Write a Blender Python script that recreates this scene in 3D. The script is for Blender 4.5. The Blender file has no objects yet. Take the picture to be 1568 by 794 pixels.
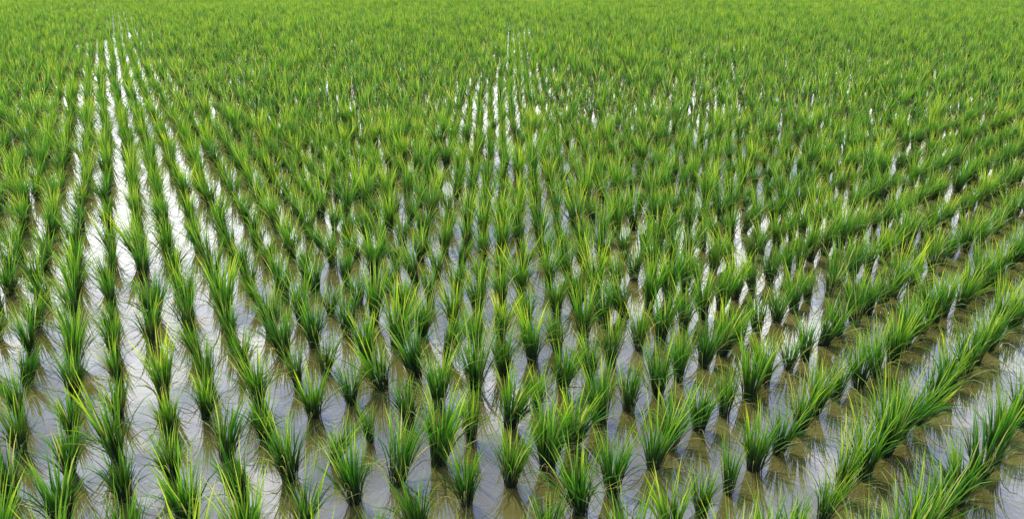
import bpy, math, random
import numpy as np
from mathutils import Vector
random.seed(11); rng=np.random.default_rng(11)
sc=bpy.context.scene
H=1.75
# ---------- helpers
def mat(name):
    m=bpy.data.materials.new(name); m.use_nodes=True
    nt=m.node_tree; nt.nodes.clear()
    return m,nt,nt.nodes,nt.links
def ramp(nodes,stops,interp='LINEAR'):
    r=nodes.new('ShaderNodeValToRGB'); cr=r.color_ramp; cr.interpolation=interp
    while len(cr.elements)<len(stops): cr.elements.new(0.5)
    for e,(p,c) in zip(cr.elements,stops):
        e.position=p; e.color=(*c,1)
    return r
# ---------- leaf material
m_leaf,nt,N,L=mat('rice_leaf')
out=N.new('ShaderNodeOutputMaterial')
at=N.new('ShaderNodeAttribute'); at.attribute_name='blade'   # r=height, g=random, b=dry
sep=N.new('ShaderNodeSeparateColor'); L.new(at.outputs['Color'],sep.inputs[0])
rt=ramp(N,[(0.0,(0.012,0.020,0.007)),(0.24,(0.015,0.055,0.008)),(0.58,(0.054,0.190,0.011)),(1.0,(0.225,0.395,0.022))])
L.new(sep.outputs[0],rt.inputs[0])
rr=ramp(N,[(0.0,(0.36,0.62,0.75)),(0.5,(1,1,1)),(1.0,(1.95,1.4,1.5))])
L.new(sep.outputs[1],rr.inputs[0])
mu=N.new('ShaderNodeMix'); mu.data_type='RGBA'; mu.blend_type='MULTIPLY'; mu.inputs[0].default_value=1
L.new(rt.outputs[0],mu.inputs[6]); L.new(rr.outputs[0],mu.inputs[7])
oi=N.new('ShaderNodeObjectInfo')
ro=ramp(N,[(0.0,(0.68,0.82,0.85)),(0.5,(1,1,1)),(1.0,(1.35,1.12,1.0))])
L.new(oi.outputs['Random'],ro.inputs[0])
mu2=N.new('ShaderNodeMix'); mu2.data_type='RGBA'; mu2.blend_type='MULTIPLY'; mu2.inputs[0].default_value=1
L.new(mu.outputs[2],mu2.inputs[6]); L.new(ro.outputs[0],mu2.inputs[7])
dry=N.new('ShaderNodeMix'); dry.data_type='RGBA'
L.new(sep.outputs[2],dry.inputs[0]); L.new(mu2.outputs[2],dry.inputs[6]); dry.inputs[7].default_value=(0.50,0.48,0.16,1)
pb=N.new('ShaderNodeBsdfPrincipled'); pb.inputs['Roughness'].default_value=0.45
pb.inputs['Specular IOR Level'].default_value=0.35
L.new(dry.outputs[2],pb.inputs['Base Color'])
tr=N.new('ShaderNodeBsdfTranslucent')
tc=N.new('ShaderNodeMix'); tc.data_type='RGBA'; tc.blend_type='MULTIPLY'; tc.inputs[0].default_value=1
L.new(dry.outputs[2],tc.inputs[6]); tc.inputs[7].default_value=(1.85,1.6,0.75,1)
L.new(tc.outputs[2],tr.inputs[0])
ms=N.new('ShaderNodeMixShader'); ms.inputs[0].default_value=0.42
L.new(pb.outputs[0],ms.inputs[1]); L.new(tr.outputs[0],ms.inputs[2]); L.new(ms.outputs[0],out.inputs[0])
# ---------- rice tuft variants
def tuft(i,lod):
    V=[];F=[];C=[]
    nb=random.randint(78,135) if lod==0 else random.randint(28,42)
    wm=1.0 if lod==0 else 1.7
    seg=5 if lod==0 else 3
    hs=random.uniform(0.85,1.14)
    leanx=random.gauss(0,0.11); leany=random.gauss(0,0.11)
    loose=random.uniform(0.8,1.25)
    for b in range(nb):
        phi=random.uniform(0,2*math.pi)
        r0=0.023*math.sqrt(random.random())
        kind=random.random()
        if kind<0.66:      # upright leaves
            Ln=random.uniform(0.11,0.275)*hs; a0=random.uniform(0.0,0.20)*loose; bend=random.uniform(0.0,0.42); w=random.uniform(0.0016,0.0029)
        elif kind<0.85:     # arching leaves
            Ln=random.uniform(0.14,0.25)*hs; a0=random.uniform(0.08,0.32)*loose; bend=random.uniform(0.4,1.4); w=random.uniform(0.0014,0.0025)
        else:              # drooping thin
            Ln=random.uniform(0.12,0.25)*hs; a0=random.uniform(0.15,0.65)*loose; bend=random.uniform(0.9,2.0); w=random.uniform(0.0008,0.0013)
        dryv=0.0
        if random.random()<0.06 or (kind>0.85 and random.random()<0.6): dryv=random.uniform(0.3,0.95)
        x=r0; z=-0.01; s=Ln/seg
        cp,sp=math.cos(phi),math.sin(phi)
        rn=random.random()
        tw=random.uniform(-1.3,1.3)
        base=len(V)
        side=random.uniform(-0.45,0.45); yy=0
        for k in range(seg+1):
            t=k/seg
            a=a0+bend*t*t
            if k: x+=math.sin(a)*s; z+=math.cos(a)*s; yy+=side*s*t
            wk=wm*w*((0.75+1.0*t) if t<0.35 else 1.1*(1-((t-0.35)/0.65)**1.8)+0.03)
            tt=tw*(0.4+t)
            wx=math.sin(tt)*math.cos(a); wz=-math.sin(tt)*math.sin(a); wy=math.cos(tt)
            for sg in (-1,1):
                lx=x+sg*wk*wx; ly=yy+sg*wk*wy; lz=z+sg*wk*wz
                V.append((lx*cp-ly*sp+leanx*max(z,0), lx*sp+ly*cp+leany*max(z,0), lz))
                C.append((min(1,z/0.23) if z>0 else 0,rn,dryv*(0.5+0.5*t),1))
        for k in range(seg):
            q=base+2*k
            F.append((q,q+1,q+3,q+2))
    me=bpy.data.meshes.new('rice_tuft_%02d'%i)
    me.from_pydata(V,[],F)
    ca=me.color_attributes.new('blade','FLOAT_COLOR','POINT')
    ca.data.foreach_set('color',np.array(C,dtype=np.float32).ravel())
    me.polygons.foreach_set('use_smooth',[True]*len(F))
    me.materials.append(m_leaf)
    return bpy.data.objects.new('rice_tuft_%02d'%i,me)
col=bpy.data.collections.new('rice_tuft_variants')
NV=28; NL=12
for i in range(NV): col.objects.link(tuft(i,0))
for i in range(NL): col.objects.link(tuft(NV+i,1))
# ---------- planting lattice
c=0.079*H
Cv=np.array([1.04*c,c])*0.90; Av=np.array([-0.94*c,1.96*c])
M=np.array([Cv,Av]).T
ymax=50.0
ii,jj=np.meshgrid(np.arange(-900,900),np.arange(-900,900),indexing='ij')
P=np.stack([ii.ravel(),jj.ravel()])
XY=(M@P).T+np.array([0.03,0.05])
x,y=XY[:,0],XY[:,1]
x2=x+0.016*np.sin(y*0.9+0.5)+0.022*np.sin(x*0.8+y*0.45)+0.05*np.sin(y*0.23+1)
y2=y+0.03*np.sin(x*0.7+y*0.3)+0.05*np.sin(x*0.25+2)
keep=(y2>0.9)&(y2<ymax)&(np.abs(x2)<0.74*y2+2.2)
x2,y2=x2[keep],y2[keep]
n=len(x2)
x2=x2+rng.normal(0,0.010,n); y2=y2+rng.normal(0,0.013,n)
miss=rng.random(n)>0.008
x2,y2=x2[miss],y2[miss]; n=len(x2)
print('TUFTS',n)
me=bpy.data.meshes.new('rice_plants')
co=np.zeros((n,3),dtype=np.float32); co[:,0]=x2; co[:,1]=y2
me.vertices.add(n); me.vertices.foreach_set('co',co.ravel())
def addattr(nm,ty,vals,key='value'):
    a=me.attributes.new(nm,ty,'POINT'); a.data.foreach_set(key,vals.astype(np.float32 if ty!='INT' else np.int32).ravel())
rot=np.zeros((n,3)); rot[:,2]=rng.random(n)*6.283; rot[:,0]=rng.normal(0,0.06,n); rot[:,1]=rng.normal(0,0.06,n)
big=1.0+0.06*np.sin(x2*0.6+1)*np.sin(y2*0.5)
s=rng.normal(1.03,0.10,n).clip(0.72,1.28)*big
scl=np.stack([.91*s*rng.normal(1,0.09,n),.91*s*rng.normal(1,0.09,n),1.08*s*rng.normal(1,0.08,n)],1)
addattr('rot','FLOAT_VECTOR',rot,'vector'); addattr('scl','FLOAT_VECTOR',scl,'vector')
addattr('idx','INT',np.where(y2<9,rng.integers(0,NV,n),NV+rng.integers(0,NL,n)))
ob=bpy.data.objects.new('rice_plants',me); sc.collection.objects.link(ob)
ng=bpy.data.node_groups.new('plant_rice','GeometryNodeTree')
ng.interface.new_socket('Geometry',in_out='INPUT',socket_type='NodeSocketGeometry')
ng.interface.new_socket('Geometry',in_out='OUTPUT',socket_type='NodeSocketGeometry')
gi=ng.nodes.new('NodeGroupInput'); go=ng.nodes.new('NodeGroupOutput')
iop=ng.nodes.new('GeometryNodeInstanceOnPoints')
ci=ng.nodes.new('GeometryNodeCollectionInfo'); ci.inputs['Collection'].default_value=col
ci.inputs['Separate Children'].default_value=True; ci.inputs['Reset Children'].default_value=True
def na(nm,ty):
    a=ng.nodes.new('GeometryNodeInputNamedAttribute'); a.data_type=ty; a.inputs['Name'].default_value=nm
    return [o for o in a.outputs if o.enabled and o.name=='Attribute'][0]
e2r=ng.nodes.new('FunctionNodeEulerToRotation')
k=ng.links.new
k(na('rot','FLOAT_VECTOR'),e2r.inputs[0]); k(e2r.outputs[0],iop.inputs['Rotation'])
k(na('scl','FLOAT_VECTOR'),iop.inputs['Scale']); k(na('idx','INT'),iop.inputs['Instance Index'])
iop.inputs['Pick Instance'].default_value=True
k(gi.outputs[0],iop.inputs['Points']); k(ci.outputs[0],iop.inputs['Instance']); k(iop.outputs[0],go.inputs[0])
md=ob.modifiers.new('plant','NODES'); md.node_group=ng
# ---------- water
m_w,nt,N,L=mat('muddy_water')
out=N.new('ShaderNodeOutputMaterial'); tcn=N.new('ShaderNodeTexCoord')
n1=N.new('ShaderNodeTexNoise'); n1.inputs['Scale'].default_value=1.7; n1.inputs['Detail'].default_value=8; n1.inputs['Roughness'].default_value=0.6
L.new(tcn.outputs['Object'],n1.inputs['Vector'])
cr=ramp(N,[(0.3,(0.050,0.047,0.010)),(0.5,(0.082,0.074,0.018)),(0.7,(0.13,0.115,0.036))])
L.new(n1.outputs[0],cr.inputs[0])
# floating specks of debris and scum
n2=N.new('ShaderNodeTexNoise'); n2.inputs['Scale'].default_value=160; n2.inputs['Detail'].default_value=2
L.new(tcn.outputs['Object'],n2.inputs['Vector'])
r2=ramp(N,[(0.70,(0,0,0)),(0.74,(1,1,1))]); L.new(n2.outputs[0],r2.inputs[0])
r3=ramp(N,[(0.50,(0,0,0)),(0.64,(0.9,0.9,0.9))]); L.new(n1.outputs[0],r3.inputs[0])
mm=N.new('ShaderNodeMath'); mm.operation='MULTIPLY'; L.new(r2.outputs[0],mm.inputs[0]); L.new(r3.outputs[0],mm.inputs[1])
mc=N.new('ShaderNodeMix'); mc.data_type='RGBA'; L.new(mm.outputs[0],mc.inputs[0]); L.new(cr.outputs[0],mc.inputs[6]); mc.inputs[7].default_value=(0.5,0.48,0.38,1)
nb=N.new('ShaderNodeTexNoise'); nb.inputs['Scale'].default_value=7; nb.inputs['Detail'].default_value=3
L.new(tcn.outputs['Object'],nb.inputs['Vector'])
bp=N.new('ShaderNodeBump'); bp.inputs['Strength'].default_value=0.08; bp.inputs['Distance'].default_value=0.01
L.new(nb.outputs[0],bp.inputs['Height'])
pw=N.new('ShaderNodeBsdfPrincipled'); pw.inputs['Roughness'].default_value=0.03; pw.inputs['IOR'].default_value=2.15
L.new(mc.outputs[2],pw.inputs['Base Color']); L.new(bp.outputs[0],pw.inputs['Normal'])
L.new(pw.outputs[0],out.inputs[0])
def sheet(name,sx,y0,y1,z,m):
    me=bpy.data.meshes.new(name); me.from_pydata([(-sx,y0,z),(sx,y0,z),(sx,y1,z),(-sx,y1,z)],[],[(0,1,2,3)])
    me.materials.append(m); o=bpy.data.objects.new(name,me); sc.collection.objects.link(o); return o
sheet('paddy_water',120,-20,140,0.0,m_w)
m_g,nt,N,L=mat('field_ground')
out=N.new('ShaderNodeOutputMaterial'); tcn=N.new('ShaderNodeTexCoord')
n1=N.new('ShaderNodeTexNoise'); n1.inputs['Scale'].default_value=0.6; n1.inputs['Detail'].default_value=8
L.new(tcn.outputs['Object'],n1.inputs['Vector'])
cr=ramp(N,[(0.3,(0.05,0.10,0.02)),(0.7,(0.09,0.17,0.03))]); L.new(n1.outputs[0],cr.inputs[0])
pg=N.new('ShaderNodeBsdfPrincipled'); pg.inputs['Roughness'].default_value=0.9
L.new(cr.outputs[0],pg.inputs['Base Color']); L.new(pg.outputs[0],out.inputs[0])
sheet('ground',3000,-3000,3000,-0.05,m_g)
# ---------- world
SE,SA=math.radians(58),math.radians(-35)
w=bpy.data.worlds.new('World'); sc.world=w; w.use_nodes=True
nt=w.node_tree; N=nt.nodes; L=nt.links; N.clear()
out=N.new('ShaderNodeOutputWorld'); bg=N.new('ShaderNodeBackground'); bg.inputs[1].default_value=0.12
sky=N.new('ShaderNodeTexSky'); sky.sky_type='NISHITA'; sky.sun_disc=False; sky.sun_elevation=SE; sky.sun_rotation=SA
tcn=N.new('ShaderNodeTexCoord')
mp=N.new('ShaderNodeMapping'); mp.inputs['Scale'].default_value=(1,1,2.2); mp.inputs['Location'].default_value=(0.3,0.1,0.4)
nz=N.new('ShaderNodeTexNoise'); nz.inputs['Scale'].default_value=4.2; nz.inputs['Detail'].default_value=7; nz.inputs['Roughness'].default_value=0.58
L.new(tcn.outputs['Generated'],mp.inputs[0]); L.new(mp.outputs[0],nz.inputs['Vector'])
# clouds thicken towards the horizon
sx=N.new('ShaderNodeSeparateXYZ'); L.new(tcn.outputs['Generated'],sx.inputs[0])
mr=N.new('ShaderNodeMapRange'); mr.inputs[1].default_value=0.12; mr.inputs[2].default_value=0.58; mr.inputs[3].default_value=0.18; mr.inputs[4].default_value=-0.035
L.new(sx.outputs['Z'],mr.inputs[0])
ad=N.new('ShaderNodeMath'); L.new(nz.outputs[0],ad.inputs[0]); L.new(mr.outputs[0],ad.inputs[1])
cr=ramp(N,[(0.36,(0.6,0.6,0.6)),(0.58,(1,1,1))]); L.new(ad.outputs[0],cr.inputs[0])
cc=ramp(N,[(0.42,(0.17,0.215,0.42)),(0.53,(0.31,0.36,0.56)),(0.67,(1,1,1.03))]); L.new(ad.outputs[0],cc.inputs[0])
sc_=N.new('ShaderNodeMix'); sc_.data_type='RGBA'; sc_.blend_type='MULTIPLY'; sc_.inputs[0].default_value=1
L.new(cc.outputs[0],sc_.inputs[6]); sc_.inputs[7].default_value=(33,33,35,1)
mx=N.new('ShaderNodeMix'); mx.data_type='RGBA'
L.new(cr.outputs[0],mx.inputs[0]); L.new(sky.outputs[0],mx.inputs[6]); L.new(sc_.outputs[2],mx.inputs[7])
L.new(mx.outputs[2],bg.inputs[0]); L.new(bg.outputs[0],out.inputs[0])
# ---------- sun
ld=bpy.data.lights.new('sun','SUN'); ld.energy=5.0; ld.angle=math.radians(0.5); ld.color=(1,0.96,0.88)
lo=bpy.data.objects.new('sun',ld); sc.collection.objects.link(lo)
d=Vector((math.sin(SA)*math.cos(SE),math.cos(SA)*math.cos(SE),math.sin(SE)))
lo.rotation_euler=d.to_track_quat('Z','Y').to_euler()
# ---------- camera
cd=bpy.data.cameras.new('camera'); cd.lens=28; cd.sensor_width=36; cd.clip_end=6000; cd.clip_start=0.05
co_=bpy.data.objects.new('camera',cd); sc.collection.objects.link(co_)
co_.location=(0,0,H); co_.rotation_euler=(math.radians(90-20.7),0,0)
sc.camera=co_
sc.view_settings.view_transform='Standard'; sc.view_settings.look='None'; sc.view_settings.exposure=0
